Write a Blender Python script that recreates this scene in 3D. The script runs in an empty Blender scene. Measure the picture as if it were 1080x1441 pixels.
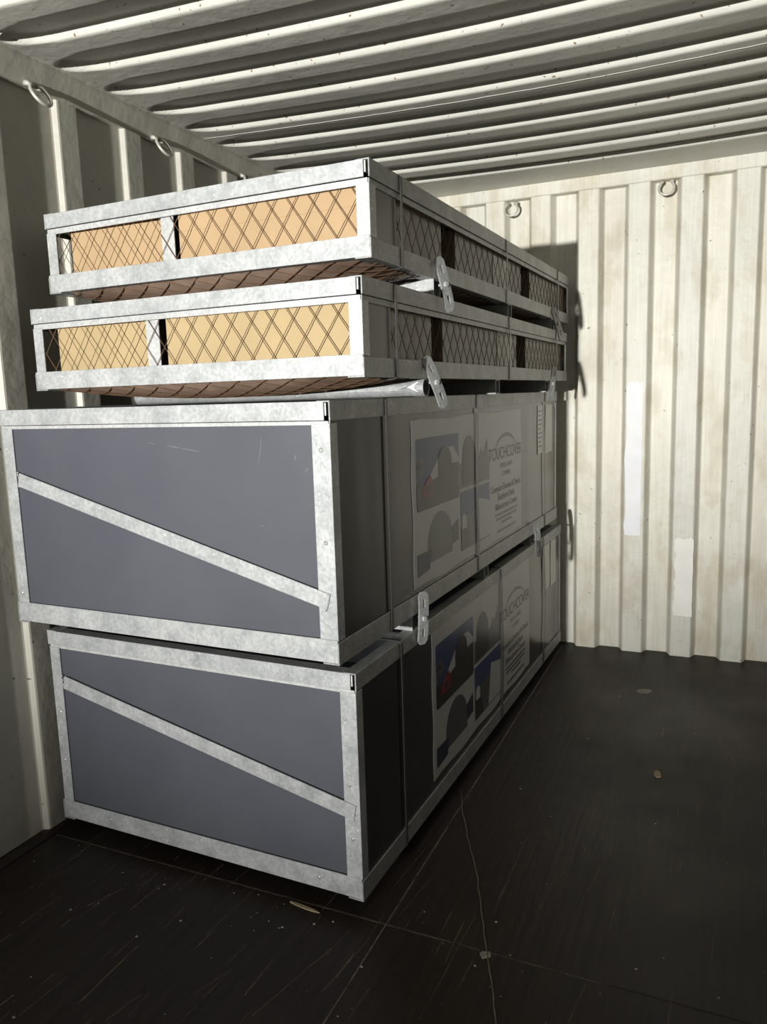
import bpy, bmesh, math, random
from mathutils import Vector, Matrix
random.seed(7)
S = bpy.context.scene
C = S.collection

# ------------------------------------------------------------------ camera
L = 4.0035          # inner face of the end wall
H = 2.39            # inner height of the container
W = 2.352           # inner width
DOOR = -1.9         # open door end, behind the camera
yaw, pit, rol = 0.421172, 0.15057557, -0.03129336
cam_pos = Vector((1.95427, -0.03704, 1.36346))
F = Vector((-math.sin(yaw)*math.cos(pit), math.cos(yaw)*math.cos(pit), -math.sin(pit)))
Rt = Vector((math.cos(yaw), math.sin(yaw), 0))
U = Rt.cross(F)
Rr = Rt*math.cos(rol) + U*math.sin(rol)
Ur = -Rt*math.sin(rol) + U*math.cos(rol)
cam = bpy.data.cameras.new('camera')
cam.sensor_fit = 'VERTICAL'; cam.sensor_height = 24.0; cam.lens = 24.0*1081/1441
cam.clip_start = 0.02
co = bpy.data.objects.new('camera', cam); C.objects.link(co)
M3 = Matrix((Rr, Ur, -F)).transposed().to_4x4(); M3.translation = cam_pos
co.matrix_world = M3
S.camera = co

# ------------------------------------------------------------------ world and light
wd = bpy.data.worlds.new('night'); S.world = wd; wd.use_nodes = True
wd.node_tree.nodes['Background'].inputs[0].default_value = (0.75, 0.85, 1.0, 1)
wd.node_tree.nodes['Background'].inputs[1].default_value = 0.012
# the work lamp that shines in through the open doors from behind the camera
sp = bpy.data.lights.new('yard_floodlight', 'SPOT')
sp.energy = 4400; sp.color = (1.0, 0.985, 0.93)
sp.shadow_soft_size = 0.045; sp.spot_size = math.radians(42); sp.spot_blend = 1.0
so = bpy.data.objects.new('yard_floodlight', sp); C.objects.link(so)
so.location = (0.895, -6.0, 1.325)
tgt = Vector((1.05, 4.0, 2.6))
so.rotation_euler = (tgt - so.location).to_track_quat('-Z', 'Y').to_euler()

S.view_settings.view_transform = 'Standard'
S.view_settings.look = 'None'
S.view_settings.gamma = 1
S.view_settings.use_curve_mapping = False
S.view_settings.exposure = 0.08

# ------------------------------------------------------------------ materials
def newmat(name):
    m = bpy.data.materials.new(name); m.use_nodes = True
    return m, m.node_tree.nodes, m.node_tree.links, m.node_tree.nodes['Principled BSDF']

def ramp(N, pts):
    r = N.new('ShaderNodeValToRGB'); e = r.color_ramp.elements
    while len(e) < len(pts): e.new(0.5)
    for i, (p, c) in enumerate(pts):
        e[i].position = p; e[i].color = (*c, 1) if len(c) == 3 else c
    return r

def noise(N, K, coord, scale, detail=4, rough=0.6, mapscale=None):
    n = N.new('ShaderNodeTexNoise'); n.inputs['Scale'].default_value = scale
    n.inputs['Detail'].default_value = detail; n.inputs['Roughness'].default_value = rough
    if mapscale:
        mp = N.new('ShaderNodeMapping'); mp.inputs['Scale'].default_value = mapscale
        K.new(coord, mp.inputs[0]); K.new(mp.outputs[0], n.inputs['Vector'])
    else:
        K.new(coord, n.inputs['Vector'])
    return n.outputs['Fac']

def mixc(N, K, fac, a, b, mode='MIX'):
    x = N.new('ShaderNodeMix'); x.data_type = 'RGBA'; x.blend_type = mode
    for s, v in ((x.inputs[0], fac), (x.inputs[6], a), (x.inputs[7], b)):
        if hasattr(v, 'is_linked') or hasattr(v, 'links'): K.new(v, s)
        else: s.default_value = v if not isinstance(v, tuple) else ((*v, 1) if len(v) == 3 else v)
    return x.outputs[2]

def geo_pos(N): return N.new('ShaderNodeNewGeometry').outputs['Position']
def obj_pos(N): return N.new('ShaderNodeTexCoord').outputs['Object']

def bump(N, K, b, h, dist, strength=1.0):
    n = N.new('ShaderNodeBump'); n.inputs['Distance'].default_value = dist
    n.inputs['Strength'].default_value = strength
    K.new(h, n.inputs['Height']); K.new(n.outputs[0], b.inputs['Normal'])

def plain(name, col, rough=0.5, metal=0.0, coat=0.0, var=0.12, scale=25):
    m, N, K, b = newmat(name)
    n = noise(N, K, obj_pos(N), scale)
    lo = tuple(c*(1-var) for c in col); hi = tuple(min(1, c*(1+var)) for c in col)
    r = ramp(N, [(0.3, lo), (0.7, hi)]); K.new(n, r.inputs[0]); K.new(r.outputs[0], b.inputs['Base Color'])
    b.inputs['Roughness'].default_value = rough; b.inputs['Metallic'].default_value = metal
    b.inputs['Coat Weight'].default_value = coat; b.inputs['Coat Roughness'].default_value = 0.12
    return m

def galv_mat(name, lo, hi, metal=0.25, rough=0.42):
    m, N, K, b = newmat(name)
    P = obj_pos(N)
    v = N.new('ShaderNodeTexVoronoi'); v.inputs['Scale'].default_value = 130; K.new(P, v.inputs['Vector'])
    n1 = noise(N, K, P, 14, 5); n2 = noise(N, K, P, 90, 3)
    r = ramp(N, [(0.28, lo), (0.5, tuple((a+c)/2 for a, c in zip(lo, hi))), (0.72, hi)]); K.new(n1, r.inputs[0])
    r2 = ramp(N, [(0.3, (0.80,)*3), (0.7, (1.0,)*3)]); K.new(v.outputs['Color'], r2.inputs[0])
    c = mixc(N, K, 0.8, r.outputs[0], r2.outputs[0], 'MULTIPLY')
    r3 = ramp(N, [(0.66, (0, 0, 0)), (0.74, (1, 1, 1))]); K.new(n2, r3.inputs[0])
    c = mixc(N, K, r3.outputs[0], c, (0.78, 0.79, 0.79))
    n4 = noise(N, K, P, 7, 6, 0.7)
    r4 = ramp(N, [(0.62, (0, 0, 0)), (0.72, (0.45, 0.45, 0.45))]); K.new(n4, r4.inputs[0])
    c = mixc(N, K, r4.outputs[0], c, (0.28, 0.28, 0.28))
    K.new(c, b.inputs['Base Color'])
    b.inputs['Metallic'].default_value = metal; b.inputs['Roughness'].default_value = rough
    bump(N, K, b, n2, 0.0006)
    return m

def paint_mat(name, col, dirt, wall=False):
    m, N, K, b = newmat(name)
    P = geo_pos(N)
    n1 = noise(N, K, P, 2.2, 6, 0.65)
    r = ramp(N, [(0.35, tuple(c*0.88 for c in col)), (0.65, col)]); K.new(n1, r.inputs[0])
    c = r.outputs[0]
    if wall:
        # every rib of the end wall has been patched in a slightly different paint
        s = N.new('ShaderNodeSeparateXYZ'); K.new(P, s.inputs[0])
        mm = N.new('ShaderNodeMath'); mm.operation = 'MULTIPLY_ADD'; K.new(s.outputs[0], mm.inputs[0])
        mm.inputs[1].default_value = 1/0.1185; mm.inputs[2].default_value = 0.49
        fl = N.new('ShaderNodeMath'); fl.operation = 'FLOOR'; K.new(mm.outputs[0], fl.inputs[0])
        wn = N.new('ShaderNodeTexWhiteNoise'); wn.noise_dimensions = '1D'; K.new(fl.outputs[0], wn.inputs['W'])
        rp = ramp(N, [(0.0, (0.88, 0.85, 0.82)), (0.5, (1, 1, 0.97)), (1.0, (0.95, 0.96, 1.0))]); K.new(wn.outputs['Value'], rp.inputs[0])
        c = mixc(N, K, 0.6, c, rp.outputs[0], 'MULTIPLY')
        # stained bands and brush streaks
        n5 = noise(N, K, P, 3.0, 5, 0.6, (2.5, 1, 1.2))
        r5 = ramp(N, [(0.50, (1, 1, 1)), (0.60, (0.86, 0.81, 0.74)), (0.72, (0.74, 0.68, 0.60))]); K.new(n5, r5.inputs[0])
        c = mixc(N, K, 0.75, c, r5.outputs[0], 'MULTIPLY')
        n6 = noise(N, K, P, 30, 4, 0.6, (3, 1, 0.12))
        r6 = ramp(N, [(0.35, (0.88, 0.87, 0.84)), (0.65, (1, 1, 1))]); K.new(n6, r6.inputs[0])
        c = mixc(N, K, 0.8, c, r6.outputs[0], 'MULTIPLY')
    rusty = name.startswith('ceiling')
    n2 = noise(N, K, P, 60 if rusty else 38, 3, 0.5)
    th = 0.685 if rusty else 0.715
    r2 = ramp(N, [(th, (0, 0, 0)), (th+0.02, (1, 1, 1))]); K.new(n2, r2.inputs[0])
    c = mixc(N, K, r2.outputs[0], c, dirt)
    K.new(c, b.inputs['Base Color'])
    b.inputs['Roughness'].default_value = 0.48
    n3 = noise(N, K, P, 6, 4)
    bump(N, K, b, n3, 0.006)
    return m

def floor_mat():
    m, N, K, b = newmat('stained_plywood')
    P = geo_pos(N)
    g = noise(N, K, P, 22, 5, 0.6, (2.2, 0.10, 1))
    r = ramp(N, [(0.3, (0.010, 0.0068, 0.0048)), (0.7, (0.024, 0.0165, 0.0115))]); K.new(g, r.inputs[0])
    n1 = noise(N, K, P, 1.7, 5, 0.65)
    r1 = ramp(N, [(0.4, (0, 0, 0)), (0.75, (0.55, 0.55, 0.55))]); K.new(n1, r1.inputs[0])
    c = mixc(N, K, r1.outputs[0], r.outputs[0], (0.034, 0.032, 0.027))
    # pale drag scratches along the container
    s = noise(N, K, P, 40, 3, 0.55, (2.4, 0.085, 1))
    sm = noise(N, K, P, 2.6, 3)
    rs = ramp(N, [(0.655, (0, 0, 0)), (0.69, (1, 1, 1))]); K.new(s, rs.inputs[0])
    rm = ramp(N, [(0.46, (0, 0, 0)), (0.6, (0.8, 0.8, 0.8))]); K.new(sm, rm.inputs[0])
    f = mixc(N, K, 1.0, rs.outputs[0], rm.outputs[0], 'MULTIPLY')
    c = mixc(N, K, f, c, (0.12, 0.09, 0.055))
    # dust
    d = noise(N, K, P, 55, 6, 0.75)
    rd = ramp(N, [(0.66, (0, 0, 0)), (0.74, (0.4, 0.4, 0.4))]); K.new(d, rd.inputs[0])
    c = mixc(N, K, rd.outputs[0], c, (0.07, 0.065, 0.055))
    K.new(c, b.inputs['Base Color'])
    rr = ramp(N, [(0.35, (0.42,)*3), (0.7, (0.62,)*3)]); K.new(n1, rr.inputs[0]); K.new(rr.outputs[0], b.inputs['Roughness'])
    b.inputs['Specular IOR Level'].default_value = 0.3
    bump(N, K, b, g, 0.0015)
    return m

def panel_mat():
    m, N, K, b = newmat('slate_grey_laminate')
    P = obj_pos(N)
    n = noise(N, K, P, 3, 3)
    r = ramp(N, [(0.3, (0.072, 0.077, 0.096)), (0.7, (0.086, 0.091, 0.111))]); K.new(n, r.inputs[0])
    # a few fine scratches in the laminate
    s = noise(N, K, P, 9, 2, 0.5, (0.35, 1, 3.2))
    rs = ramp(N, [(0.80, (0, 0, 0)), (0.81, (0.5, 0.5, 0.5))]); K.new(s, rs.inputs[0])
    c = mixc(N, K, rs.outputs[0], r.outputs[0], (0.4, 0.4, 0.43))
    K.new(c, b.inputs['Base Color']); b.inputs['Roughness'].default_value = 0.38
    return m

def film_mat(name, col, rough=0.16, spec=0.5):
    m, N, K, b = newmat(name)
    b.inputs['Specular IOR Level'].default_value = spec
    b.inputs['Base Color'].default_value = (*col, 1); b.inputs['Roughness'].default_value = rough
    n = noise(N, K, obj_pos(N), 3.0, 1.5, 0.4, (1, 1.6, 0.5))
    bump(N, K, b, n, 0.0035)
    return m

M = dict(
    galv=galv_mat('galvanised_steel', (0.36, 0.375, 0.39), (0.58, 0.595, 0.605)),
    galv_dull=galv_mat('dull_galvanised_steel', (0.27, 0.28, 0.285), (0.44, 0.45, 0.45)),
    galv_bright=galv_mat('bright_zinc_steel', (0.46, 0.47, 0.48), (0.63, 0.64, 0.64)),
    weld=plain('weld_bead', (0.45, 0.45, 0.44), 0.4, 0.5, var=0.4, scale=200),
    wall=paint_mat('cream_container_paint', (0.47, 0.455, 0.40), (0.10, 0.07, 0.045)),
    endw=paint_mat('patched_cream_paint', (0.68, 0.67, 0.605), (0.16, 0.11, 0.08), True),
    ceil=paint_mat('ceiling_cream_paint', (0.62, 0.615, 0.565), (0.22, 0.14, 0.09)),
    patch=plain('fresh_white_paint', (0.70, 0.71, 0.745), 0.5, var=0.06, scale=8),
    patchb=plain('fresh_cream_paint', (0.74, 0.735, 0.70), 0.5, var=0.06, scale=8),
    floor=floor_mat(),
    seam=plain('dusty_seam', (0.11, 0.10, 0.085), 0.9, var=0.7, scale=30),
    panel=panel_mat(),
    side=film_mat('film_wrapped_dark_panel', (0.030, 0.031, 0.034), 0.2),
    sheet=film_mat('grey_plastic_sheet', (0.10, 0.10, 0.098), 0.25),
    strap=plain('grey_strapping', (0.055, 0.056, 0.055), 0.3, var=0.2),
    kraft=plain('kraft_cardboard', (0.39, 0.268, 0.148), 0.75, var=0.07, scale=6),
    kraft2=plain('pale_kraft_cardboard', (0.38, 0.285, 0.152), 0.75, var=0.07, scale=6),
    kraftd=plain('brown_cardboard_underside', (0.40, 0.28, 0.215), 0.35, var=0.3, scale=9),
    kraft_shaded=plain('shade_darkened_cardboard', (0.13, 0.095, 0.07), 0.7),  # rear cartons: shade of the gaps put into a darker cardboard colour
    wrap=film_mat('film_with_interior_shade', (0.17, 0.145, 0.12), 0.35),  # film tone darkened to carry the shade inside the mesh crates
    wire=plain('rusty_wire', (0.15, 0.088, 0.052), 0.5, 0.2, var=0.3),
    paper=film_mat('poster_paper', (0.46, 0.465, 0.47), 0.3, 0.35),
    doc=film_mat('white_document', (0.60, 0.60, 0.58), 0.35),
    ink=film_mat('black_ink', (0.012, 0.012, 0.014), 0.3, 0.25),
    inkg=film_mat('grey_ink', (0.10, 0.10, 0.105), 0.3, 0.3),
    sky=film_mat('blue_sky_print', (0.035, 0.055, 0.17), 0.25, 0.33),
    dark=film_mat('dark_print', (0.028, 0.026, 0.026), 0.25, 0.33),
    grey=film_mat('grey_print', (0.085, 0.088, 0.095), 0.25, 0.33),
    navy=film_mat('navy_print', (0.025, 0.03, 0.06), 0.25, 0.33),
    red=film_mat('red_print', (0.22, 0.02, 0.022), 0.25, 0.33),
    white=film_mat('white_print', (0.48, 0.485, 0.50), 0.3, 0.35),
    chip=plain('pale_wood_chip', (0.32, 0.25, 0.15), 0.85, var=0.2, scale=60),
    grit=plain('pale_grit', (0.24, 0.225, 0.195), 0.9, var=0.3, scale=80),
    string=plain('pale_string', (0.14, 0.12, 0.085), 0.9, var=0.4, scale=60),
    black=plain('dark_inside', (0.012, 0.012, 0.012), 0.9),
)

# ------------------------------------------------------------------ mesh helpers
class MB:
    def __init__(s): s.v = []; s.f = []
    def box(s, x0, x1, y0, y1, z0, z1):
        n = len(s.v)
        s.v += [(x, y, z) for z in (z0, z1) for y in (y0, y1) for x in (x0, x1)]
        s.f += [tuple(n+i for i in q) for q in ((0, 2, 3, 1), (4, 5, 7, 6), (0, 1, 5, 4), (2, 6, 7, 3), (0, 4, 6, 2), (1, 3, 7, 5))]
        return s
    def prism(s, prof, axis, a, b):
        """extrude a closed 2D profile along an axis ('x': prof=(y,z), 'y': prof=(x,z), 'z': prof=(x,y))"""
        n = len(s.v); k = len(prof)
        for t in (a, b):
            for p, q in prof:
                s.v.append({'x': (t, p, q), 'y': (p, t, q), 'z': (p, q, t)}[axis])
        for i in range(k):
            j = (i+1) % k
            s.f.append((n+i, n+j, n+k+j, n+k+i))
        s.f.append(tuple(n+i for i in range(k))[::-1]); s.f.append(tuple(n+k+i for i in range(k)))
        return s
    def tube(s, pts, r, seg=6, closed=False, caps=True):
        pts = [Vector(p) for p in pts]; n0 = len(s.v); m = len(pts)
        prev = None
        for i, p in enumerate(pts):
            if closed: t = pts[(i+1) % m] - pts[i-1]
            else: t = pts[min(i+1, m-1)] - pts[max(i-1, 0)]
            t.normalize()
            if prev is None:
                up = Vector((0, 0, 1)) if abs(t.z) < 0.9 else Vector((1, 0, 0))
                a = t.cross(up).normalized()
            else:
                a = (prev - t*prev.dot(t)).normalized()
            prev = a; b = t.cross(a)
            rr = r[i] if isinstance(r, (list, tuple)) else r
            for k in range(seg):
                w = 2*math.pi*k/seg
                s.v.append(tuple(p + (a*math.cos(w) + b*math.sin(w))*rr))
        for i in range(m if closed else m-1):
            for k in range(seg):
                i2 = (i+1) % m; k2 = (k+1) % seg
                s.f.append((n0+i*seg+k, n0+i*seg+k2, n0+i2*seg+k2, n0+i2*seg+k))
        if not closed and caps:
            s.f.append(tuple(n0+k for k in range(seg))[::-1])
            s.f.append(tuple(n0+(m-1)*seg+k for k in range(seg)))
        return s
    def grid(s, fn, us, vs):
        n = len(s.v); k = len(vs)
        for u in us:
            for v in vs: s.v.append(fn(u, v))
        for i in range(len(us)-1):
            for j in range(k-1):
                s.f.append((n+i*k+j, n+(i+1)*k+j, n+(i+1)*k+j+1, n+i*k+j+1))
        return s
    def build(s, name, mat, parent=None, smooth=False, bevel=0, label=None):
        me = bpy.data.meshes.new(name); me.from_pydata(s.v, [], s.f); me.update()
        bm = bmesh.new(); bm.from_mesh(me)
        bmesh.ops.recalc_face_normals(bm, faces=bm.faces)
        if bevel: bmesh.ops.bevel(bm, geom=list(bm.edges), offset=bevel, segments=1, affect='EDGES', clamp_overlap=True)
        bm.to_mesh(me); bm.free()
        me.materials.append(mat)
        if smooth:
            for p in me.polygons: p.use_smooth = True
        o = bpy.data.objects.new(name, me); C.objects.link(o)
        if parent: o.parent = parent
        if label: o['label'] = label
        return o

def tag(o, label, cat, group=None):
    o['label'] = label; o['category'] = cat
    if group: o['group'] = group
    return o
def struct(o, label=None):
    o['kind'] = 'structure'
    if label: o['label'] = label
    return o
def empty(name, loc, rz=0):
    o = bpy.data.objects.new(name, None); C.objects.link(o)
    o.location = loc; o.rotation_euler = (0, 0, rz); o.empty_display_size = 0.1
    return o

# ------------------------------------------------------------------ floor
fl = struct(MB().box(-0.06, W+0.06, DOOR, L+0.06, -0.06, -0.024).build('floor', M['seam']), 'dark stained plywood container floor')
XS = [-0.03, 1.185, W+0.03]; YS = [DOOR, -0.80, 1.612, L+0.055]
for i in range(2):
    for j in range(3):
        g = 0.0022
        x0 = XS[i] + (g if i else 0); x1 = XS[i+1] - (g if i == 0 else 0)
        y0 = YS[j] + (g if j else 0); y1 = YS[j+1] - (g if j < 2 else 0)
        MB().box(x0, x1, y0, y1, -0.024, 0.0).build('floor_board', M['floor'], fl, bevel=0.0012)
MB().box(1.183, 1.187, -0.8, L, -0.02, -0.0012).build('seam_filler', M['seam'], fl)
MB().box(0.0, 1.75, 1.6102, 1.6138, -0.02, -0.0008).build('seam_filler', M['seam'], fl)
MB().box(1.75, W, 1.6102, 1.6138, -0.02, -0.0012).build('seam_filler', M['floor'], fl)
SCR = [(0.39, 1.378, 0.427, 1.475), (0.632, 1.102, 0.63, 1.305), (0.859, 1.216, 0.898, 1.32), (0.729, 1.093, 0.748, 1.181), (0.891, 1.227, 0.902, 1.339), (0.885, 1.145, 0.892, 1.204), (0.977, 1.272, 0.978, 1.395), (1.028, 1.226, 1.092, 1.479), (0.767, 1.406, 0.783, 1.614), (0.774, 1.353, 0.776, 1.424), (0.476, 1.639, 0.471, 1.688), (0.46, 1.488, 0.471, 1.581), (1.141, 1.35, 1.167, 1.55), (1.232, 1.297, 1.237, 1.399), (1.378, 1.356, 1.392, 1.732), (1.427, 1.464, 1.436, 1.577), (1.433, 1.753, 1.432, 2.139), (1.647, 1.919, 1.663, 2.065), (1.725, 1.798, 1.737, 2.203), (1.735, 2.223, 1.76, 2.652), (1.682, 1.468, 1.699, 1.596), (1.203, 1.651, 1.242, 1.936), (1.256, 1.642, 1.251, 1.764), (1.14, 1.689, 1.173, 2.135), (1.543, 1.815, 1.566, 2.099), (1.962, 1.76, 1.988, 2.152), (0.466, 1.034, 0.47, 1.069), (0.278, 1.257, 0.288, 1.381), (1.588, 2.28, 1.602, 2.376)]
for i in range(60):
    x, y = random.uniform(0.1, 2.2), random.uniform(0.9, 3.4)
    if i < 30: x, y = random.uniform(0.15, 1.2), random.uniform(0.95, 1.6)
    if x < 1.2 and y > 1.6: continue
    SCR.append((x, y, x+random.uniform(-0.004, 0.012), y+random.uniform(0.03, 0.13)))
m = MB()
for (xa, ya, xb, yb) in SCR:
    # a ragged raised splinter line torn up by dragging
    n = 7; pts = []
    for i in range(n+1):
        f = i/n
        pts.append((xa+(xb-xa)*f+random.uniform(-0.0012, 0.0012), ya+(yb-ya)*f, 0.0))
    wmax = random.uniform(0.0004, 0.0013)
    m.tube(pts, [wmax*(0.25+random.random()*0.9) for _ in pts], 5)
sc_ = m.build('drag_scratches', M['string'], fl); sc_['kind'] = 'stuff'; sc_['label'] = 'pale scratches torn along the floor boards'

# ------------------------------------------------------------------ walls
def corr(y0, y1, start, pitch, inner, slope, outer, depth):
    """trapezoid profile: list of (t, d), d=0 on the inner face and depth in the recess; 'start' = where an inner face ends"""
    pts = []
    k = math.floor((y0-start)/pitch) - 1
    while start + k*pitch < y1 + pitch:
        a = start + k*pitch
        r = 0.003
        for t, d in ((a-r, 0), (a+r*0.8, depth*0.09), (a+slope-r*0.8, depth*0.91), (a+slope+r, depth),
                     (a+slope+outer-r, depth), (a+slope+outer+r*0.8, depth*0.91), (a+2*slope+outer-r*0.8, depth*0.09), (a+2*slope+outer+r, 0)):
            if y0 < t < y1: pts.append((t, d))
        k += 1
    return [(y0, pts[0][1])] + pts + [(y1, pts[-1][1])]

p = corr(DOOR, L+0.06, 1.995, 0.302, 0.078, 0.012, 0.200, 0.020)
prof = [(-d, t) for t, d in p] + [(-0.06, L+0.06), (-0.06, DOOR)]
MBw = MB().prism(prof, 'z', -0.02, H+0.02)
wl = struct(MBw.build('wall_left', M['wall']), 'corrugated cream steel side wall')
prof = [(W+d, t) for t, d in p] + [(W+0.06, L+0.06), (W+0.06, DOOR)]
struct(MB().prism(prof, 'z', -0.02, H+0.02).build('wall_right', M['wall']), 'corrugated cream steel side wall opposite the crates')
p = corr(-0.0, W, 1.350, 0.237, 0.0965, 0.021, 0.0985, 0.050)
prof = [(t, L+d) for t, d in p] + [(W, L+0.07), (0.0, L+0.07)]
we = struct(MB().prism(prof, 'z', -0.02, H+0.02).build('wall_end', M['endw']), 'patched cream corrugated end wall')

def patch(x0, x1, z0, z1, mat):
    n = 14; pts = []
    rj = lambda a: random.uniform(-a, a)
    pts += [(x0 + (x1-x0)*i/n, z0 + rj(0.003)) for i in range(n)]
    pts += [(x1 + rj(0.0015), z0 + (z1-z0)*i/n) for i in range(n)]
    pts += [(x1 - (x1-x0)*i/n, z1 + rj(0.008)) for i in range(n)]
    pts += [(x0 + rj(0.006), z1 - (z1-z0)*i/n) for i in range(n)]
    MB().prism([(a, b) for a, b in pts], 'y', L-0.0008, L+0.001).build('paint_patch', mat, we)
patch(1.495, 1.572, 0.617, 1.388, M['patch'])
patch(1.742, 1.826, 0.213, 0.612, M['patchb'])

# top side rail along the left wall, header over the end wall
t1 = MB().prism([(-0.04, H+0.01), (0.028, H+0.01), (0.028, H-0.012), (0.006, H-0.078), (-0.04, H-0.078)], 'y', DOOR, L).build('trim_1', M['wall'], bevel=0.004)
struct(t1, 'top side rail of the left wall')
t2 = MB().box(0.0, W, L-0.006, L+0.06, H-0.062, H+0.01).build('trim_2', M['endw'], bevel=0.004)
struct(t2, 'flat header above the end wall ribs')
t3 = MB().prism([(W+0.04, H+0.01), (W-0.028, H+0.01), (W-0.028, H-0.012), (W-0.006, H-0.078), (W+0.04, H-0.078)], 'y', DOOR, L).build('trim_3', M['wall'], bevel=0.004)
struct(t3, 'top side rail of the right wall')
# angle iron where the left wall meets the floor
t4 = MB().prism([(-0.04, -0.01), (0.022, -0.01), (0.022, 0.004), (0.004, 0.012), (-0.04, 0.012)], 'y', DOOR, L).build('trim_4', M['floor'])
struct(t4, 'dirty steel edge where the left wall meets the floor')

# ------------------------------------------------------------------ ceiling: pressed ribs with rounded ends
PITCH = 0.209; LIT = 2.158; HW = 0.046; SL = 0.016; DEP = 0.022
def sst(t): t = min(1, max(0, t)); return t*t*(3-2*t)
def sag(x, y): return (0.036+0.016*sst((3.3-y)/0.8))*math.sin(math.pi*x/3.2)*sst((L-y)/0.5) if x > 0 else 0
k0 = math.ceil((DOOR+0.15-LIT)/PITCH); k1 = math.floor((3.64-LIT)/PITCH)
CENT = [LIT - SL/2 - HW + PITCH*k for k in range(k0, k1+1)]
def ceil_z(x, y):
    z = H - sag(x, y)
    i = round((y-CENT[0])/PITCH)
    if 0 <= i < len(CENT):
        dy = y - CENT[i]
        xx = min(x - 0.045, W-0.045-x)      # distance from the rib end
        if xx <= -0.02: return z
        R = 0.17                            # length of the rounded tip
        if xx < R: wd = math.sqrt(max(0, 1 - ((R-xx)/R)**2)) if xx > 0 else 0
        else: wd = 1
        half = (HW+SL)*wd
        e = half - abs(dy)
        z += DEP*sst(e/SL) if e > 0 else 0
    return z
xs = [-0.03, 0.0] + [0.03+0.006*i for i in range(12)] + [0.11+0.012*i for i in range(9)] + [0.23+0.1*i for i in range(20)]
xs += [W-0.012*i for i in range(10, -1, -1)]
xs = sorted(set(round(x, 4) for x in xs if x <= W))
ys = [DOOR]
for c in CENT:
    for q in (-0.074, -HW-SL, -HW-SL*0.75, -HW-SL*0.5, -HW-SL*0.25, -HW, -0.036, -0.026, -0.014, 0, 0.014, 0.026, 0.036, HW, HW+SL*0.25, HW+SL*0.5, HW+SL*0.75, HW+SL, 0.074, 0.09):
        ys.append(c+q)
ys += [3.70, 3.78, 3.86, 3.94, L+0.06]
ys = sorted(set(round(y, 4) for y in ys))
ceil = MB().grid(lambda x, y: (x, y, ceil_z(x, y)), xs, ys).build('ceiling', M['ceil'], smooth=True)
struct(ceil, 'cream painted steel ceiling with pressed cross ribs')
for y, r in ((1.652, 0.0035), (LIT+0.209*2+0.062, 0.0014), (3.618, 0.003)):
    pts = [(0.03+0.0464*i, y+random.uniform(-0.002, 0.002), ceil_z(0.03+0.0464*i, y)) for i in range(50)]
    MB().tube(pts, r, 6).build('weld_bead', M['ceil'], ceil, smooth=True)

# ------------------------------------------------------------------ lashing rings
def lashing_ring(loc, rz, tilt, label):
    r = empty('lashing_ring', loc, rz)
    n = 24; pts = []
    for i in range(n+1):
        a = math.radians(-150 + 300*i/n)
        pts.append((0.034*math.sin(a), -0.012 - tilt*(1+math.cos(a))*0.02, -0.028 - 0.032*math.cos(a)))
    MB().tube([(-0.020, 0.004, 0.008)] + pts + [(0.020, 0.004, 0.008)], 0.0055, 8).build('ring', M['wallsteel'], r, smooth=True)
    for sx in (-1, 1):
        m = MB(); cx = sx*0.024
        m.tube([(cx, 0.004, 0.004), (cx, -0.010, 0.0), (cx, -0.016, -0.004)], [0.009, 0.008, 0.003], 8)
        m.build('weld_lug', M['wallsteel'], r, smooth=True)
    return tag(r, label, 'ring', 'lashing rings under the roof rails')
M['wallsteel'] = plain('painted_ring_steel', (0.52, 0.51, 0.46), 0.35, 0.2, var=0.25, scale=40)
lashing_ring((0.010, 1.815, H-0.075), math.pi/2, 0.9, 'bent steel lashing ring under the left rail, nearest the camera')
lashing_ring((0.010, 2.375, H-0.075), math.pi/2, 0.9, 'steel lashing ring under the left rail, second from the camera')
lashing_ring((0.010, 2.94, H-0.075), math.pi/2, 0.9, 'steel lashing ring under the left rail, just above the top crate')
lashing_ring((0.916, L, H-0.083), 0, 0.2, 'small lashing ring on the end wall above the crate shadow')
lashing_ring((1.662, L, H-0.075), 0, 0.2, 'small lashing ring on the end wall, right of the crates')

# ------------------------------------------------------------------ crates
def rail_L(axis, a, b, face, other, z0, z1, flange, t=0.004, top=True, sign=1):
    """steel angle along an axis. 'face' = coordinate of its outer face, flange points inwards by sign"""
    if top:
        prof = [(face, z0), (face, z1), (face+sign*flange, z1), (face+sign*flange, z1-t), (face+sign*t, z1-t), (face+sign*t, z0)]
    else:
        prof = [(face, z1), (face, z0), (face+sign*flange, z0), (face+sign*flange, z0+t), (face+sign*t, z0+t), (face+sign*t, z1)]
    return MB().prism(prof, axis, a, b)

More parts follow.
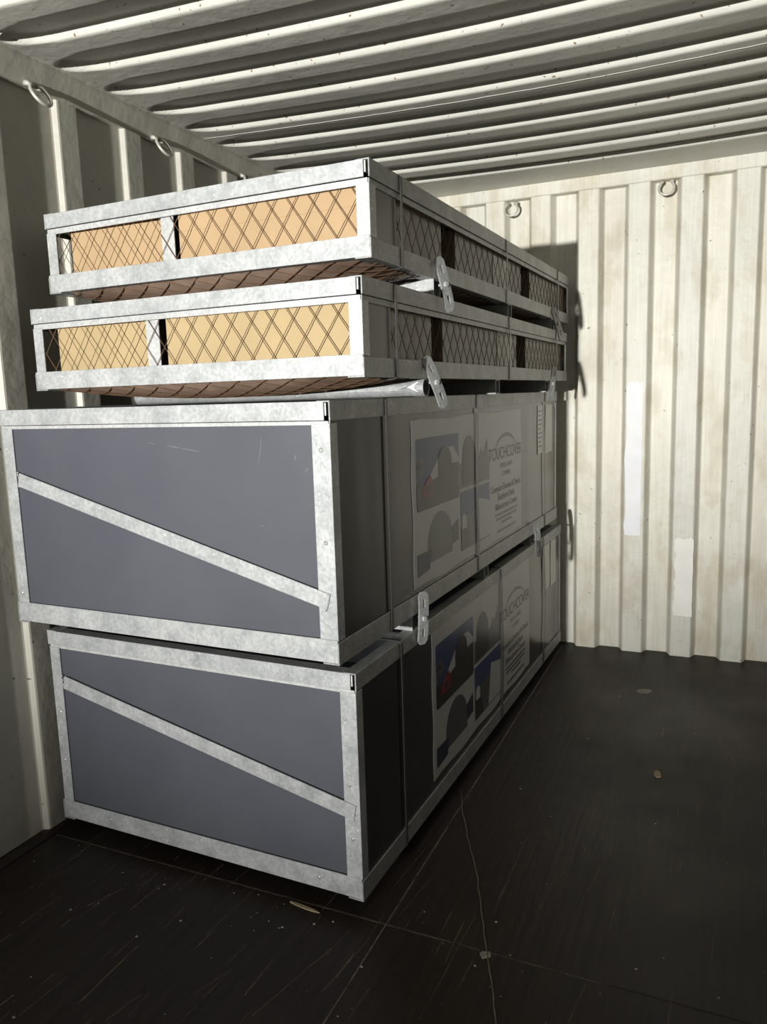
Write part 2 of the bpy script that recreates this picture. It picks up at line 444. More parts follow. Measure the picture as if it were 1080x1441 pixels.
def strap(root, w, l, h, v, bow=0.0):
    m = MB(); t = 0.0012; e = 0.0075; hw = w/2
    e = 0.0035
    # closed loop of the band in the x-z plane with small corner radii
    path = []
    for (cx, cz, a0) in ((hw-0.006, h-0.006, 0), (-hw+0.006, h-0.006, 90), (-hw+0.006, 0.006, 180), (hw-0.006, 0.006, 270)):
        for i in range(4):
            a = math.radians(a0 + 30*i); path.append((cx + math.cos(a)*(0.006+e), cz + math.sin(a)*(0.006+e)))
    # last side = right face going up again; add bowed points
    n = len(path)
    side = [(hw+e+0.0005, h*(0.12+0.76*i/8)) for i in range(9)]
    path = path + side
    off = [0]*n + [bow*math.sin(math.pi*i/8) for i in range(9)]
    hwid = 0.007; y = -l/2 + v
    base = len(m.v); k = len(path)
    cz = h/2
    for (x, z), o in zip(path, off):
        d = Vector((x, 0, (z-cz)*1.0)); s = 1
        inx = x - math.copysign(t, x) if abs(x) > hw-0.004 else x
        inz = z - math.copysign(t, z-cz) if (z > h-0.004 or z < 0.004) else z
        m.v += [(x, y-hwid+o, z), (x, y+hwid+o, z), (inx, y+hwid+o, inz), (inx, y-hwid+o, inz)]
    for i in range(k):
        j = (i+1) % k
        for q in range(4):
            r = (q+1) % 4
            m.f.append((base+i*4+q, base+i*4+r, base+j*4+r, base+j*4+q))
    return m.build('strap', M['strap'], root)

def latch(root, w, l, v, z, ang, out=0.0):
    """slotted steel plate bolted to a runner end, on the right hand face"""
    LW, LL, T = 0.0185, 0.080, 0.005
    us = [-LW, -0.005, 0.005, LW]; zs = [-LL, -LL+0.012, -0.056, -0.032, 0.032, 0.056, LL-0.012, LL]
    m = MB(); ca, sa = math.cos(ang), math.sin(ang)
    def P(x, u, s): return (x, u*ca - s*sa, u*sa + s*ca)
    bend = lambda s: 0.005*(s/LL)**2
    verts = {}
    def V(side, i, j):
        u, s = us[i], zs[j]
        if j in (0, 7): u *= 0.5
        key = (side, i, j)
        if key not in verts:
            verts[key] = len(m.v); m.v.append(P(side*T - bend(s), u, s))
        return verts[key]
    cells = {(i, j) for i in range(3) for j in range(7)} - {(1, 2), (1, 4)}
    for (i, j) in cells:
        m.f.append((V(1, i, j), V(1, i+1, j), V(1, i+1, j+1), V(1, i, j+1)))
        m.f.append((V(0, i, j), V(0, i, j+1), V(0, i+1, j+1), V(0, i+1, j)))
        for (di, dj, a, b) in ((-1, 0, (i, j), (i, j+1)), (1, 0, (i+1, j), (i+1, j+1)), (0, -1, (i, j), (i+1, j)), (0, 1, (i, j+1), (i+1, j+1))):
            if (i+di, j+dj) not in cells:
                m.f.append((V(0, *a), V(1, *a), V(1, *b), V(0, *b)))
    pl = m.build('latch_plate', M['galv_dull'], root)
    pl.location = (w/2 + 0.020, -l/2 + v, z); pl.rotation_euler = (0, 0, -math.radians(24))
    b = MB()
    b.tube([(-0.022, 0, 0), (0.004, 0, 0)], 0.004, 8)
    b.tube([(0.004, 0, 0), (0.010, 0, 0)], 0.0075, 6)
    b.build('bolt', M['galv_bright'], pl)
    return pl

def runner(root, w, l, v, gap, kind, inset=0.004):
    y = -l/2 + v; z1 = -0.0; z0 = -gap; r = gap/2; hw = w/2 - inset
    m = MB()
    if kind == 'round':
        n = 24; ro, ri = r, r-0.003
        xsn = [-hw+0.012, hw-0.004]
        b0 = len(m.v)
        for x in xsn:
            for rad in (ro, ri):
                for k in range(n):
                    a = 2*math.pi*k/n; m.v.append((x, y+rad*math.cos(a), -r+rad*math.sin(a)))
        def id(e, g, k): return b0 + (e*2+g)*n + k % n
        for k in range(n):
            m.f.append((id(0, 0, k), id(0, 0, k+1), id(1, 0, k+1), id(1, 0, k)))
            m.f.append((id(0, 1, k), id(1, 1, k), id(1, 1, k+1), id(0, 1, k+1)))
            m.f.append((id(0, 0, k), id(0, 1, k), id(0, 1, k+1), id(0, 0, k+1)))
            m.f.append((id(1, 0, k), id(1, 0, k+1), id(1, 1, k+1), id(1, 1, k)))
        o = m.build('runner_tube', M['galv_dull'], root, label='round steel tube the crate stands on')
        # flattened ear pressed out near the end of the pipe
        for sx in (1, -1):
            e = MB(); xx = sx*(hw-0.05)
            e.v += [(xx-0.032*sx, y-r-0.0005, -r-0.004), (xx+0.03*sx, y-r*0.80, -r+0.018), (xx+0.03*sx, y-r*0.92, -r-0.012), (xx-0.0*sx, y-r-0.006, -r+0.002)]
            e.f += [(0, 1, 3), (1, 2, 3), (0, 3, 2), (0, 2, 1)]
            e.build('pressed_ear', M['galv'], o)
        return o
    # square tube with open ends
    t = 0.003; b = 0.026
    outer = [(y-b, z0), (y+b, z0), (y+b, z1), (y-b, z1)]
    inner = [(y-b+t, z0+t), (y+b-t, z0+t), (y+b-t, z1-t), (y-b+t, z1-t)]
    b0 = len(m.v)
    for x in (-hw, hw):
        for pr in (outer, inner):
            for (a, c) in pr: m.v.append((x, a, c))
    def id(e, g, k): return b0 + (e*2+g)*4 + k % 4
    for k in range(4):
        m.f.append((id(0, 0, k), id(0, 0, k+1), id(1, 0, k+1), id(1, 0, k)))
        m.f.append((id(0, 1, k), id(1, 1, k), id(1, 1, k+1), id(0, 1, k+1)))
        m.f.append((id(0, 0, k), id(0, 1, k), id(0, 1, k+1), id(0, 0, k+1)))
        m.f.append((id(1, 0, k), id(1, 0, k+1), id(1, 1, k+1), id(1, 1, k)))
    return m.build('runner_tube', M['galv_dull'], root)

def frame(root, w, l, h, lid, strip, bot, post_l, post_r):
    """welded angle frame with a lid frame sitting over it; origin = base centre"""
    x0, x1, y0, y1 = -w/2, w/2, -l/2, l/2
    G = M['galv']; t = 0.004
    # lid frame
    rail_L('x', x0+0.006, x1-0.016, y0, 0, h-lid, h, 0.04).build('lid_rail', G, root, bevel=0.0008)
    rail_L('x', x0+0.006, x1-0.016, y1, 0, h-lid, h, 0.04, sign=-1).build('lid_rail', G, root, bevel=0.0008)
    for fx, s in ((x1, -1), (x0, 1)):
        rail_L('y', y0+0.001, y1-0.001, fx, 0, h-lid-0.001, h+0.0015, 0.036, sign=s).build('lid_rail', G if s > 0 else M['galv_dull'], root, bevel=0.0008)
    # folded end tab of the side rail, seen from the front
    MB().box(x1-0.014, x1-0.010, y0+0.001, y0+0.012, h-lid*0.75, h-0.004).build('end_tab', M['galv_bright'], root)
    # upper base rails below the lid
    c = 0.005
    for fy, s in ((y0+c, 1), (y1-c, -1)):
        rail_L('x', x0+c, x1-0.008, fy, 0, h-lid-strip, h-lid-0.0015, 0.03, sign=s).build('upper_rail', M['galv_bright'], root, bevel=0.0008)
    for fx, s in ((x1-c, -1), (x0+c, 1)):
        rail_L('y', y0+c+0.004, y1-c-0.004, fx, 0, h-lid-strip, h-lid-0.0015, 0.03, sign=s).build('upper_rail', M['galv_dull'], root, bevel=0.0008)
    # bottom rails
    rail_L('x', x0, x1-0.004, y0, 0, 0.004, bot, 0.04, top=False).build('bottom_rail', G, root, bevel=0.0008)
    rail_L('x', x0, x1-0.004, y1, 0, 0.004, bot, 0.04, top=False, sign=-1).build('bottom_rail', G, root, bevel=0.0008)
    for fx, s in ((x1, -1), (x0, 1)):
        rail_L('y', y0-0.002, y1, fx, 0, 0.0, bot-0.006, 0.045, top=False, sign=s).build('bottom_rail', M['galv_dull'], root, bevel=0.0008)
    # posts
    zt = h-lid-strip+0.004
    for sx, pw in ((0, post_l), (1, post_r)):
        for sy in (0, 1):
            px0 = x0+0.003 if sx == 0 else x1-0.003
            s = 1 if sx == 0 else -1
            py0 = y0+0.003 if sy == 0 else y1-0.003
            q = 1 if sy == 0 else -1
            prof = [(px0, py0), (px0+s*pw, py0), (px0+s*pw, py0+q*t), (px0+s*t, py0+q*t), (px0+s*t, py0+q*0.036), (px0, py0+q*0.036)]
            MB().prism(prof, 'z', bot-0.004, zt).build('post', M['galv_bright'] if (lid < 0.043 and sx) else G, root, bevel=0.0008)
    return x0, x1, y0, y1

def blob(root, x, y, z, sx, sz, n=7):
    m = MB()
    for i in range(n):
        px = x + random.uniform(-sx, sx); pz = z + sz*(2*i/(n-1)-1); r = random.uniform(0.0022, 0.004)
        m.tube([(px, y+0.004, pz), (px, y-r*0.3, pz), (px, y-r*0.9, pz)], [r, r, r*0.4], 6)
    m.build('weld', M['weld'], root, smooth=True)

def screw(root, x, y, z):
    m = MB().tube([(x, y+0.003, z), (x, y-0.0015, z), (x, y-0.003, z)], [0.0055, 0.0055, 0.003], 8)
    m.build('screw', M['weld'], root)

def font_mesh(text, size, parent, mat, name, align='CENTER', xs=1.0):
    cu = bpy.data.curves.new(name, 'FONT'); cu.body = text; cu.size = size; cu.align_x = align
    ob = bpy.data.objects.new('tmp', cu); C.objects.link(ob)
    bpy.context.view_layer.update()
    me = bpy.data.meshes.new_from_object(ob.evaluated_get(bpy.context.evaluated_depsgraph_get()))
    C.objects.unlink(ob); bpy.data.objects.remove(ob)
    # reading direction +y, up +z, facing +x
    for v in me.vertices: v.co = Vector((0, v.co.x*xs, v.co.y))
    me.materials.clear(); me.materials.append(mat); me.name = name
    o = bpy.data.objects.new(name, me); C.objects.link(o); o.parent = parent
    return o

def flat_poly(pts, x, name, mat, parent, t=0.0006):
    """a printed patch on the right face: pts = (y, z)"""
    return MB().prism(pts, 'x', x-t, x).build(name, mat, parent)

def rnd_rect(a0, a1, b0, b1, r=0.012, n=4):
    out = []
    for cx, cz, st in ((a1-r, b1-r, 0), (a0+r, b1-r, 90), (a0+r, b0+r, 180), (a1-r, b0+r, 270)):
        for i in range(n+1):
            a = math.radians(st+90*i/n); out.append((cx+r*math.cos(a), cz+r*math.sin(a)))
    return out

def arch(c, hw, z0, z1, n=14, flat=0.5):
    """a dome: straight sides up to 'flat' of the height, then a round top"""
    zs = z0 + (z1-z0)*flat
    return [(c-hw, z0)] + [(c - hw*math.cos(math.pi*i/n), zs + (z1-zs)*math.sin(math.pi*i/n)) for i in range(n+1)] + [(c+hw, z0)]

def poster(root, w, l, v0, zz0, PW=1.165, PH=0.495, text_dx=0.0):
    X = w/2 - 0.0025
    y0 = -l/2 + v0
    # sheet with gently wavy edges
    n = 16
    pts = [(y0+PW*i/n, zz0 + 0.004*math.sin(i*1.3)) for i in range(n)]
    pts += [(y0+PW+0.005*math.sin(i*0.7), zz0+PH*i/n) for i in range(n)]
    pts += [(y0+PW-PW*i/n, zz0+PH+0.003*math.sin(i*0.9)) for i in range(n)]
    pts += [(y0+0.004*math.sin(i*0.8), zz0+PH-PH*i/n) for i in range(n)]
    o = MB().prism(pts, 'x', X-0.0015, X).build('poster', M['paper'], root, label='white poster with pictures and lettering under clear film')
    A = lambda a: y0 + a
    Z = lambda b: zz0 + b
    e = 0.0004
    def P(pts, mat, layer, name='picture'):
        return flat_poly([(A(a), Z(b)) for a, b in pts], X + e*layer, name, mat, o, t=0.0003)
    # first picture: blue sky, palm, white slope, red slide, dark enclosure
    P(rnd_rect(0.03, 0.395, 0.225, 0.440), M['sky'], 1)
    P([(0.035, 0.30), (0.06, 0.33), (0.08, 0.325), (0.10, 0.345), (0.085, 0.385), (0.05, 0.38), (0.035, 0.36)], M['grey'], 2)
    P([(0.045, 0.30), (0.05, 0.30), (0.051, 0.355), (0.08, 0.352), (0.06, 0.37), (0.03, 0.356), (0.045, 0.352)], M['dark'], 3)
    P([(0.10, 0.30), (0.25, 0.40), (0.34, 0.40), (0.392, 0.36), (0.392, 0.30)], M['white'], 2)
    P([(0.031, 0.235), (0.042, 0.226), (0.385, 0.226), (0.394, 0.235), (0.394, 0.345), (0.335, 0.345), (0.20, 0.315), (0.10, 0.30), (0.031, 0.305)], M['dark'], 3)
    P(arch(0.265, 0.06, 0.30, 0.405), M['dark'], 3.4)
    P([(0.075, 0.262), (0.155, 0.262), (0.16, 0.30), (0.14, 0.325), (0.11, 0.315), (0.08, 0.29)], M['red'], 4)
    P([(0.095, 0.272), (0.135, 0.272), (0.14, 0.298), (0.105, 0.294)], M['dark'], 4.5)
    # second picture: round topped enclosure on white
    P(arch(0.215, 0.105, 0.055, 0.205, flat=0.35), M['grey'], 1)
    P([(0.025, 0.03), (0.12, 0.038), (0.14, 0.095), (0.025, 0.098)], M['navy'], 2)
    P([(0.30, 0.075), (0.385, 0.085), (0.385, 0.155), (0.345, 0.145), (0.30, 0.13)], M['navy'], 0.8)
    # second column, upper: arch in front of a dark deck
    P(rnd_rect(0.405, 0.725, 0.250, 0.335, 0.004), M['grey'], 1)
    P(arch(0.50, 0.07, 0.26, 0.425), M['dark'], 2)
    P([(0.60, 0.335), (0.635, 0.37), (0.655, 0.345), (0.70, 0.40), (0.72, 0.335)], M['grey'], 1.5)
    # second column, lower: blue sky over a bright pool cover
    P(rnd_rect(0.405, 0.725, 0.035, 0.238, 0.004), M['grey'], 1)
    P([(0.408, 0.15), (0.722, 0.17), (0.722, 0.236), (0.408, 0.236)], M['sky'], 2)
    P([(0.56, 0.04), (0.722, 0.04), (0.722, 0.17), (0.60, 0.195)], M['white'], 3)
    P([(0.408, 0.04), (0.50, 0.04), (0.48, 0.10), (0.408, 0.12)], M['dark'], 3)
    P(arch(0.44, 0.022, 0.11, 0.16), M['white'], 3.2)
    # text column
    tx = 0.945 + text_dx
    n = 16; up = []; dn = []
    for i in range(n+1):
        a = math.radians(150 - 115*i/n)
        up.append((tx + 0.155*math.cos(a)*1.1, 0.295 + 0.115*math.sin(a)))
        thick = 0.004 + 0.010*math.sin(math.pi*i/n)
        dn.append((tx + 0.155*math.cos(a)*1.1, 0.295 + 0.115*math.sin(a) - thick))
    P(up + dn[::-1], M['inkg'], 1, 'emblem_arc')
    def T(s, size, b, mat, xs=1.0, da=0.0):
        f = font_mesh(s, size, o, mat, 'lettering', xs=xs); f.location = (X + e*1.2, A(tx+da), Z(b))
    T('TOUCHCOVER', 0.066, 0.312, M['ink'], 1.0)
    T('POOL AND', 0.026, 0.276, M['inkg'], 1.2)
    T('COVERS', 0.026, 0.243, M['inkg'], 1.2)
    T('Compact Domes & Decks', 0.037, 0.188, M['ink'], 1.02)
    T('Enclosed Deck', 0.037, 0.152, M['ink'], 1.02)
    T('Slide-across Covers', 0.037, 0.116, M['ink'], 1.02)
    for b, hwid in ((0.092, 0.15), (0.074, 0.14), (0.056, 0.07), (0.026, 0.13)):
        P([(tx-hwid, b), (tx+hwid, b), (tx+hwid, b+0.009), (tx-hwid, b+0.009)], M['inkg'], 1, 'small_print')
    return o

def document(root, w, l, v0, v1, z0, z1, lines=True):
    X = w/2 - 0.0022; y = -l/2
    n = 6
    pts = [(y+v0, z0), (y+v1, z0+0.006)] + [(y+v1+0.002*math.sin(i), z0+(z1-z0)*i/n) for i in range(1, n+1)] + [(y+v0+0.003*math.cos(i), z1-(z1-z0)*i/n) for i in range(n)]
    o = MB().prism(pts, 'x', X-0.001, X).build('document', M['doc'], root, label='white shipping document under clear film')
    if lines:
        for i in range(9):
            zz = z1 - 0.03 - i*0.02
            MB().box(X, X+0.0004, y+v0+0.012, y+v1-0.015-0.02*(i % 3 == 1), zz, zz+0.006).build('small_print', M['inkg'], o)

def wire_panel(m, rect, place, dw=0.062, dh=0.090, r=0.0011, phase=0.0, jitter=0.003, nseg=1):
    """diagonal wires clipped to rect=(a0,a1,b0,b1); place(a,b) -> xyz"""
    a0, a1, b0, b1 = rect; s = dh/dw
    for sg in (1, -1):
        k = -40
        t = a0 - (b1-b0)/s - dw + phase
        while t < a1 + (b1-b0)/s + dw:
            j = random.uniform(-jitter, jitter)
            # line: b = b0 + sg*s*(a - t)  (sg=1)   or from the top (sg=-1)
            lo, hi = None, None
            if sg == 1: A0, A1 = t+j, t+j+(b1-b0)/s
            else: A0, A1 = t+j+(b1-b0)/s, t+j
            # clip in a
            def pt(f): return A0+(A1-A0)*f, b0+(b1-b0)*f
            f0, f1 = 0.0, 1.0
            if A1 != A0:
                fa, fb = (a0-A0)/(A1-A0), (a1-A0)/(A1-A0)
                f0 = max(f0, min(fa, fb)); f1 = min(f1, max(fa, fb))
            if f1 - f0 > 0.02:
                m.tube([place(*pt(f0+(f1-f0)*i/nseg)) for i in range(nseg+1)], r, 4, caps=False)
            t += dw

def panel_crate(name, b, gap, label, diag, pl, pr, straps, runners, latches, poster_at, docs, screws, marks=()):
    x, y, z0, a, w, l, h = b
    ux, uy = math.cos(a), math.sin(a)
    root = empty(name, (x - ux*w/2 - uy*l/2, y - uy*w/2 + ux*l/2, z0), a)
    tag(root, label, 'crate', 'stacked steel crates')
    x0, x1, y0, y1 = frame(root, w, l, h, 0.044, 0.011, 0.062, pl, pr)
    # panels
    fp = MB().box(x0+0.010, x1-0.010, y0+0.0085, y0+0.014, 0.02, h-0.05).build('front_panel', M['panel'], root)
    if marks:
        sm = MB()
        for (ua, za, ub, zb_, r) in marks:
            sm.tube([(x0+ua, y0+0.0085, za), (x0+(ua+ub)/2+0.001, y0+0.0084, (za+zb_)/2), (x0+ub, y0+0.0085, zb_)], [r*0.5, r, r*0.4], 5)
        sm = sm.build('scratch_marks', M['galv_dull'], fp, label='fine white scratches'); sm['kind'] = 'stuff'
    MB().box(x0+0.010, x1-0.010, y1-0.014, y1-0.0085, 0.02, h-0.05).build('back_panel', M['panel'], root)
    MB().box(x1-0.0095, x1-0.0045, y0+0.012, y1-0.012, 0.02, h-0.045).build('side_panel', M['side'], root)
    MB().box(x0+0.0045, x0+0.0095, y0+0.012, y1-0.012, 0.02, h-0.045).build('side_panel', M['side'], root)
    MB().box(x0+0.012, x1-0.012, y0+0.012, y1-0.012, h-0.008, h-0.0045).build('top_panel', M['panel'], root)
    MB().box(x0+0.012, x1-0.012, y0+0.012, y1-0.012, 0.0045, 0.010).build('bottom_panel', M['panel'], root)
    # diagonal flat bar on the front with welds on the posts
    (ax, az), (bx, bz), bw = diag
    A = Vector((x0+ax, az)); B = Vector((x0+bx, bz)); d = (B-A).normalized(); nn = Vector((-d.y, d.x))*bw/2
    q = [A+nn, B+nn, B-nn, A-nn]
    q[0] = A + nn + d*(nn.y*0)
    MB().prism([(p_.x, p_.y) for p_ in q], 'y', y0-0.0015, y0+0.0028).build('diagonal_brace', M['galv'], root, bevel=0.0008)
    blob(root, A.x-0.002, y0, A.y, 0.006, 0.02); blob(root, B.x-0.004, y0, B.y, 0.006, 0.02)
    for sx, sz in screws: screw(root, x0+sx, y0+0.0025 if sz > 0.07 else y0, sz)
    for v, bow in straps: strap(root, w, l, h, v, bow)
    for v, k in runners: runner(root, w, l, v, gap, k, 0.004 if latches else 0.07)
    for v, z, an in latches: latch(root, w, l, v, z, math.radians(an))
    poster(root, w, l, *poster_at)
    for dd in docs: document(root, w, l, *dd)
    return root

BOXES = {
 'A': (1.1647, 1.7044, 1.6912, -0.0198, 1.0666, 2.2876, 0.2268),
 'B': (1.1734, 1.6237, 1.4073, -0.0176, 1.0754, 2.2955, 0.2317),
 'C': (1.1218, 1.5362, 0.7220, -0.0274, 1.1035, 2.2881, 0.6326),
 'D': (1.1261, 1.6086, 0.0510, -0.0273, 1.0830, 2.3068, 0.6235)}
gapD = 0.051
gapC = 0.7220 - (0.0510+0.6235) - 0.0055
gapB = 1.4073 - (0.7220+0.6326) - 0.0015
gapA = 1.6912 - (1.4073+0.2317) - 0.0015
gapC = 0.7220 - (0.0510+0.6235) - 0.0015

panel_crate('panel_crate', BOXES['D'], gapD, 'steel framed crate with slate grey panels standing on the floor, lowest of the stack',
    ((0.055, 0.462), (1.066, 0.246), 0.042), 0.040, 0.046,
    [(0.277, 0.0), (1.243, 0.012), (1.93, 0.03)],
    [(0.45, 'square'), (1.10, 'square'), (1.80, 'square')], [],
    (0.512, 0.085), [(1.925, 2.07, 0.35, 0.575, False), (2.085, 2.2, 0.345, 0.575, False)],
    [(1.046, 0.50), (1.052, 0.32), (1.056, 0.17), (0.95, 0.035), (0.022, 0.20), (0.20, 0.035), (0.025, 0.36)])
panel_crate('panel_crate', BOXES['C'], gapC, 'steel framed crate with slate grey panels, directly below the wire mesh crates',
    ((0.058, 0.432), (1.080, 0.156), 0.040), 0.042, 0.050,
    [(0.300, 0.0), (1.05, -0.008), (2.04, -0.015)],
    [(0.474, 'square'), (1.15, 'square'), (1.827, 'square')], [(0.474, -0.012, -3), (1.827, -0.026, 8)],
    (0.470, 0.072), [(1.915, 2.005, 0.35, 0.575), (2.06, 2.19, 0.345, 0.575, False)],
    [(1.075, 0.52), (1.078, 0.30), (0.022, 0.09)],
    [(0.548, 0.538, 0.575, 0.534, 0.0005), (0.61, 0.530, 0.655, 0.524, 0.0007), (0.66, 0.523, 0.714, 0.515, 0.0006), (0.906, 0.548, 0.894, 0.488, 0.0005),
     (1.002, 0.509, 0.996, 0.495, 0.0007), (1.032, 0.478, 1.027, 0.466, 0.0007), (0.89, 0.333, 0.90, 0.332, 0.0008), (1.03, 0.386, 1.032, 0.384, 0.0009)])

# ------------------------------------------------------------------ wire mesh crates with cardboard boxes
def mesh_crate(name, b, gap, label, midx, straps, runners, latches, kraft, tubes):
    x, y, z0, a, w, l, h = b
    ux, uy = math.cos(a), math.sin(a)
    root = empty(name, (x - ux*w/2 - uy*l/2, y - uy*w/2 + ux*l/2, z0), a)
    tag(root, label, 'crate', 'stacked steel crates')
    lid, strip, bot = 0.040, 0.017, 0.054
    x0, x1, y0, y1 = frame(root, w, l, h, lid, strip, bot, 0.036, 0.036)
    zt = h-lid-strip
    # middle post on the front, and posts along the right side
    MB().box(x0+midx, x0+midx+0.044, y0+0.016, y0+0.020, 0.01, zt+0.012).build('middle_post', M['galv_bright'], root, bevel=0.0008)
    # grey sheet corner piece on the right side in front of the first strap
    MB().box(x1-0.0105, x1-0.0085, y0+0.008, y0+straps[0][0]-0.012, 0.02, zt+0.015).build('corner_sheet', M['sheet'], root)
    MB().box(x0+0.012, x1-0.012, y0+0.012, y1-0.012, h-0.007, h-0.0045).build('top_sheet', M['sheet'], root)
    # wire mesh: front, right side, left side, back, underside
    m = MB(); wire_panel(m, (x0+0.012, x1-0.012, 0.02, zt+0.015), lambda p, q: (p, y0+0.0115+random.uniform(-0.001, 0.001), q), phase=random.uniform(0, 0.05))
    m.build('front_mesh', M['wire'], root, label='rusty diamond wire mesh')
    m = MB(); wire_panel(m, (y0+straps[0][0]-0.01, y1-0.012, 0.02, zt+0.015), lambda p, q: (x1-0.0115, p, q), phase=0.01)
    m.build('side_mesh', M['wire'], root)
    m = MB(); wire_panel(m, (y0+0.012, y1-0.012, 0.02, zt+0.015), lambda p, q: (x0+0.0115, p, q), phase=0.02)
    m.build('side_mesh', M['wire'], root)
    m = MB(); wire_panel(m, (x0+0.012, x1-0.012, 0.02, zt+0.015), lambda p, q: (p, y1-0.0115, q))
    m.build('back_mesh', M['wire'], root)
    stops = [0.03] + [v for v, k in runners] + [l-0.03]
    def sagz(px, v):
        u = (px-x0)/w
        for i in range(len(stops)-1):
            s0, s1 = stops[i] + (0.028 if i else 0), stops[i+1] - (0.028 if i < len(stops)-2 else 0)
            if s0 <= v <= s1:
                f = (v-s0)/(s1-s0)
                return 0.006 - (0.040 if i == 0 else 0.03)*(math.sin(math.pi*f)**0.7)*(max(0.0, math.sin(math.pi*u))**0.6)
        return 0.006
    us = [x0+0.03 + (w-0.06)*i/24 for i in range(25)]; vs = [0.02 + (l-0.04)*i/90 for i in range(91)]
    MB().grid(lambda p, v: (p, y0+v, sagz(p, v)), us, vs).build('bottom_sheet', M['kraftd'], root, smooth=True, label='sagging brown underside')
    m = MB()
    wire_panel(m, (x0+0.02, x1-0.02, y0+0.02, y1-0.02), lambda p, q: (p, q, sagz(p, q-y0)-0.0018), dw=0.085, dh=0.06, r=0.0010, nseg=30)
    m.build('bottom_mesh', M['wire'], root)
    for v, bow in straps: strap(root, w, l, h, v, bow)
    for v, k in runners: runner(root, w, l, v, gap, k)
    for v, z, an in latches: latch(root, w, l, v, z, math.radians(an))
    return root, x0, x1, y0, y1, zt

def carton(root, name, x0, x1, y0, y1, z0, z1, mat, label, skew=0.0, group='cardboard boxes in the mesh crates'):
    """a closed carton: walls, four top flaps meeting at a taped seam"""
    mw = root.matrix_world
    bx = empty(name, (0, 0, 0))
    e = Matrix.LocRotScale(root.location, root.rotation_euler, None)
    bx.matrix_world = e @ Matrix.Translation(((x0+x1)/2, (y0+y1)/2, z0)) @ Matrix.Rotation(skew, 4, 'Z')
    w, d, h = x1-x0, y1-y0, z1-z0
    n = 6
    m = MB().box(-w/2, w/2, -d/2, d/2, 0, h-0.004)
    m.build('carton_body', mat, bx, bevel=0.002)
    for s in (-1, 1):
        MB().box(-w/2+0.001, w/2-0.001, *( (-d/2+0.001, -0.002) if s < 0 else (0.002, d/2-0.001) ), h-0.004, h).build('top_flap', mat, bx)
    MB().box(-w*0.48, w*0.48, -0.02, 0.02, h, h+0.0006).build('packing_tape', mat, bx)
    # glued joint strip on the front
    MB().box(-w/2+0.004, w/2-0.004, -d/2-0.0012, -d/2, h*0.70, h-0.006).build('front_flap', mat, bx)
    MB().box(w/2, w/2+0.0012, -d/2+0.002, d/2-0.002, 0.003, h-0.006).build('shaded_side_wrap', M['wrap'], bx, label='film over the side, greyed and darkened with interior shade')  # thin film sheet, its dull colour holds the shade of the right side
    return tag(bx, label, 'box', group)

bpy.context.view_layer.update()
rb, x0, x1, y0, y1, zt = mesh_crate('mesh_crate', BOXES['B'], gapB, 'galvanised wire mesh crate of cardboard boxes, second from the top of the stack',
    0.412, [(0.186, 0.0), (1.244, 0.0), (2.051, 0.0)], [(0.407, 'round'), (1.10, 'square'), (1.880, 'square')],
    [(0.407, -0.012, 28), (1.880, -0.015, -15)], 'kraft2', None)
zb = 0.012
carton(rb, 'cardboard_box', x0+0.065, x0+0.425, y0+0.034, y0+0.49, zb, zt+0.008, M['kraft2'], 'pale cardboard box behind mesh, left of the post in the second crate', 0.02)
carton(rb, 'cardboard_box', x0+0.475, x1-0.022, y0+0.022, y0+0.49, zb, zt+0.008, M['kraft2'], 'pale wide cardboard box behind mesh, right of the post in the second crate', 0.0)
carton(rb, 'cardboard_box', x0+0.475, x1-0.022, y0+0.58, y0+1.42, zb, zt+0.008, M['kraft_shaded'], 'long cardboard box midway along the dark side of the second crate', 0.0)
carton(rb, 'cardboard_box', x0+0.475, x1-0.022, y0+1.56, y0+2.26, zb, zt+0.008, M['kraft_shaded'], 'cardboard box at the far end of the second crate', 0.0)
MB().box(x1-0.0200, x1-0.0190, y0+1.15, y0+1.355, 0.02, zt+0.004).build('paper_label', M['patchb'], rb)
ra, x0, x1, y0, y1, zt = mesh_crate('mesh_crate', BOXES['A'], gapA, 'galvanised wire mesh crate of cardboard boxes on top of the stack',
    0.420, [(0.180, 0.0), (1.157, 0.0), (2.024, 0.0)], [(0.442, 'square'), (1.215, 'square'), (1.935, 'square')],
    [(0.442, -0.015, 18), (1.935, -0.025, 26)], 'kraft', None)
carton(ra, 'cardboard_box', x0+0.062, x0+0.425, y0+0.036, y0+0.53, zb, zt+0.008, M['kraft'], 'tan cardboard box behind mesh, left of the post in the top crate', 0.03)
carton(ra, 'cardboard_box', x0+0.475, x1-0.022, y0+0.022, y0+0.53, zb, zt+0.008, M['kraft'], 'tan wide cardboard box behind mesh, right of the post in the top crate', 0.0)
carton(ra, 'cardboard_box', x0+0.475, x1-0.022, y0+0.65, y0+1.44, zb, zt+0.008, M['kraft_shaded'], 'long cardboard box midway along the dark side of the top crate', 0.0)
carton(ra, 'cardboard_box', x0+0.475, x1-0.022, y0+1.575, y0+2.25, zb, zt+0.008, M['kraft_shaded'], 'cardboard box at the far end of the top crate', 0.0)
MB().box(x1-0.0200, x1-0.0190, y0+1.05, y0+1.24, 0.02, zt-0.01).build('paper_label', M['patchb'], ra)

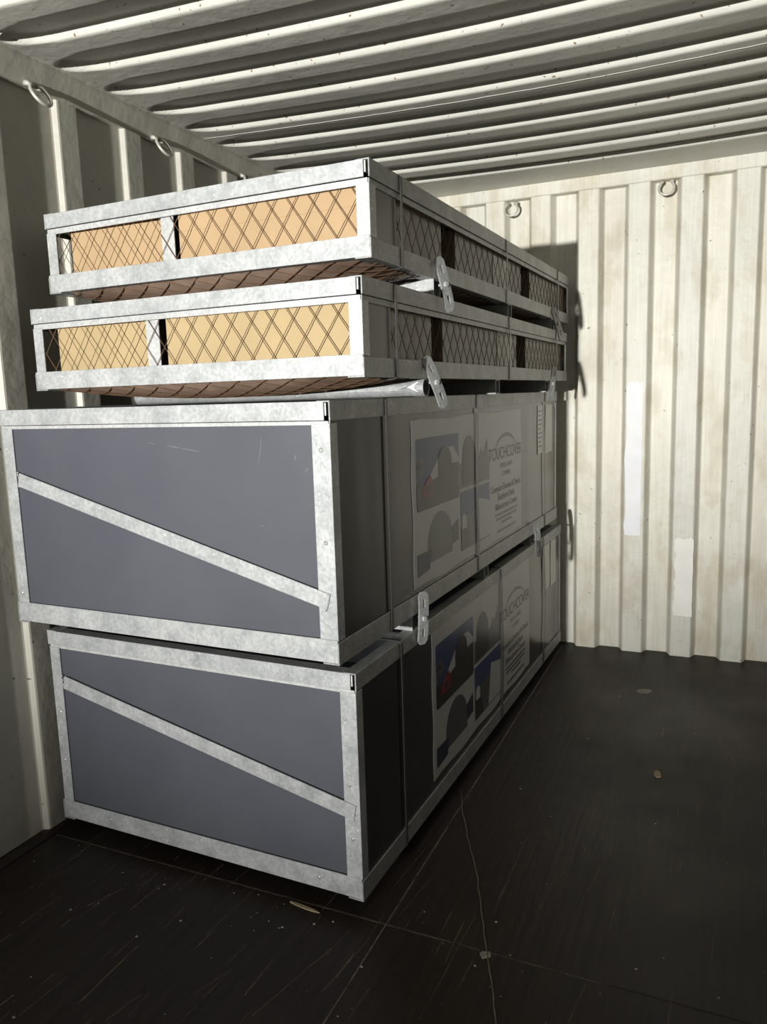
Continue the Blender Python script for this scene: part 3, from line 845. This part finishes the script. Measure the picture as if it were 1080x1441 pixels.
# ------------------------------------------------------------------ things on the floor
def chip(name, x, y, sx, sy, h, rz, mat, label, cat, n=9):
    pts = []
    for i in range(n):
        a = 2*math.pi*i/n; r = random.uniform(0.75, 1.1)
        pts.append((sx*r*math.cos(a), sy*r*math.sin(a)))
    o = MB().prism(pts, 'z', 0, h).build(name, mat, bevel=0.0005)
    o.location = (x, y, 0.0); o.rotation_euler = (0, 0, rz)
    return tag(o, label, cat)
chip('paper_scrap', 1.657, 3.464, 0.035, 0.03, 0.002, 0.3, M['grit'], 'small pale round scrap on the floor near the end wall', 'scrap')
chip('wood_chip', 1.772, 2.684, 0.014, 0.032, 0.004, 0.1, M['chip'], 'flat splintered wood chip on the floor right of the crates', 'wood chip')
chip('wood_splinter', 0.955, 1.592, 0.05, 0.006, 0.003, -0.12, M['chip'], 'pale wood splinter under the front edge of the lowest crate', 'wood chip')
chip('paper_scrap', 1.457, 1.60, 0.016, 0.014, 0.002, 0.4, M['grit'], 'tiny pale scrap where the floor seam meets the string', 'scrap')
# string lying across the boards
pts = []
ctrl = [(1.155, 2.335), (1.20, 2.21), (1.262, 2.07), (1.344, 1.902), (1.40, 1.755), (1.457, 1.611), (1.50, 1.51), (1.555, 1.36), (1.60, 1.20)]
for i in range(len(ctrl)-1):
    for j in range(5):
        f = j/5; pts.append((ctrl[i][0]*(1-f)+ctrl[i+1][0]*f + random.uniform(-0.002, 0.002), ctrl[i][1]*(1-f)+ctrl[i+1][1]*f, 0.0016))
tag(MB().tube(pts, 0.0017, 5).build('string', M['string'], smooth=True), 'thin pale string lying slantwise on the dark floor', 'string')
# grit and crumbs swept about on the boards: nobody could count them
m = MB()
for i in range(240):
    x = random.uniform(0.05, 2.25); y = random.uniform(0.9, 3.6)
    if random.random() < 0.55: x = random.uniform(0.05, 2.2); y = random.uniform(0.9, 1.75)
    if x < 1.2 and y > 1.62: continue
    r = random.choice((0.0010, 0.0012, 0.0016, 0.002, 0.0032)); a = random.uniform(0, 3.14)
    n0 = len(m.v); k = 5
    for zz, s in ((0.0, 1), (r*0.7, 0.6)):
        for q in range(k):
            t = a+2*math.pi*q/k; m.v.append((x+r*s*math.cos(t)*1.3, y+r*s*math.sin(t), zz))
    for q in range(k): m.f.append((n0+q, n0+(q+1) % k, n0+k+(q+1) % k, n0+k+q))
    m.f.append(tuple(n0+k+q for q in range(k)))
g = m.build('floor_grit', M['grit'])
tag(g, 'pale grit and crumbs scattered over the dark floor', 'grit'); g['kind'] = 'stuff'
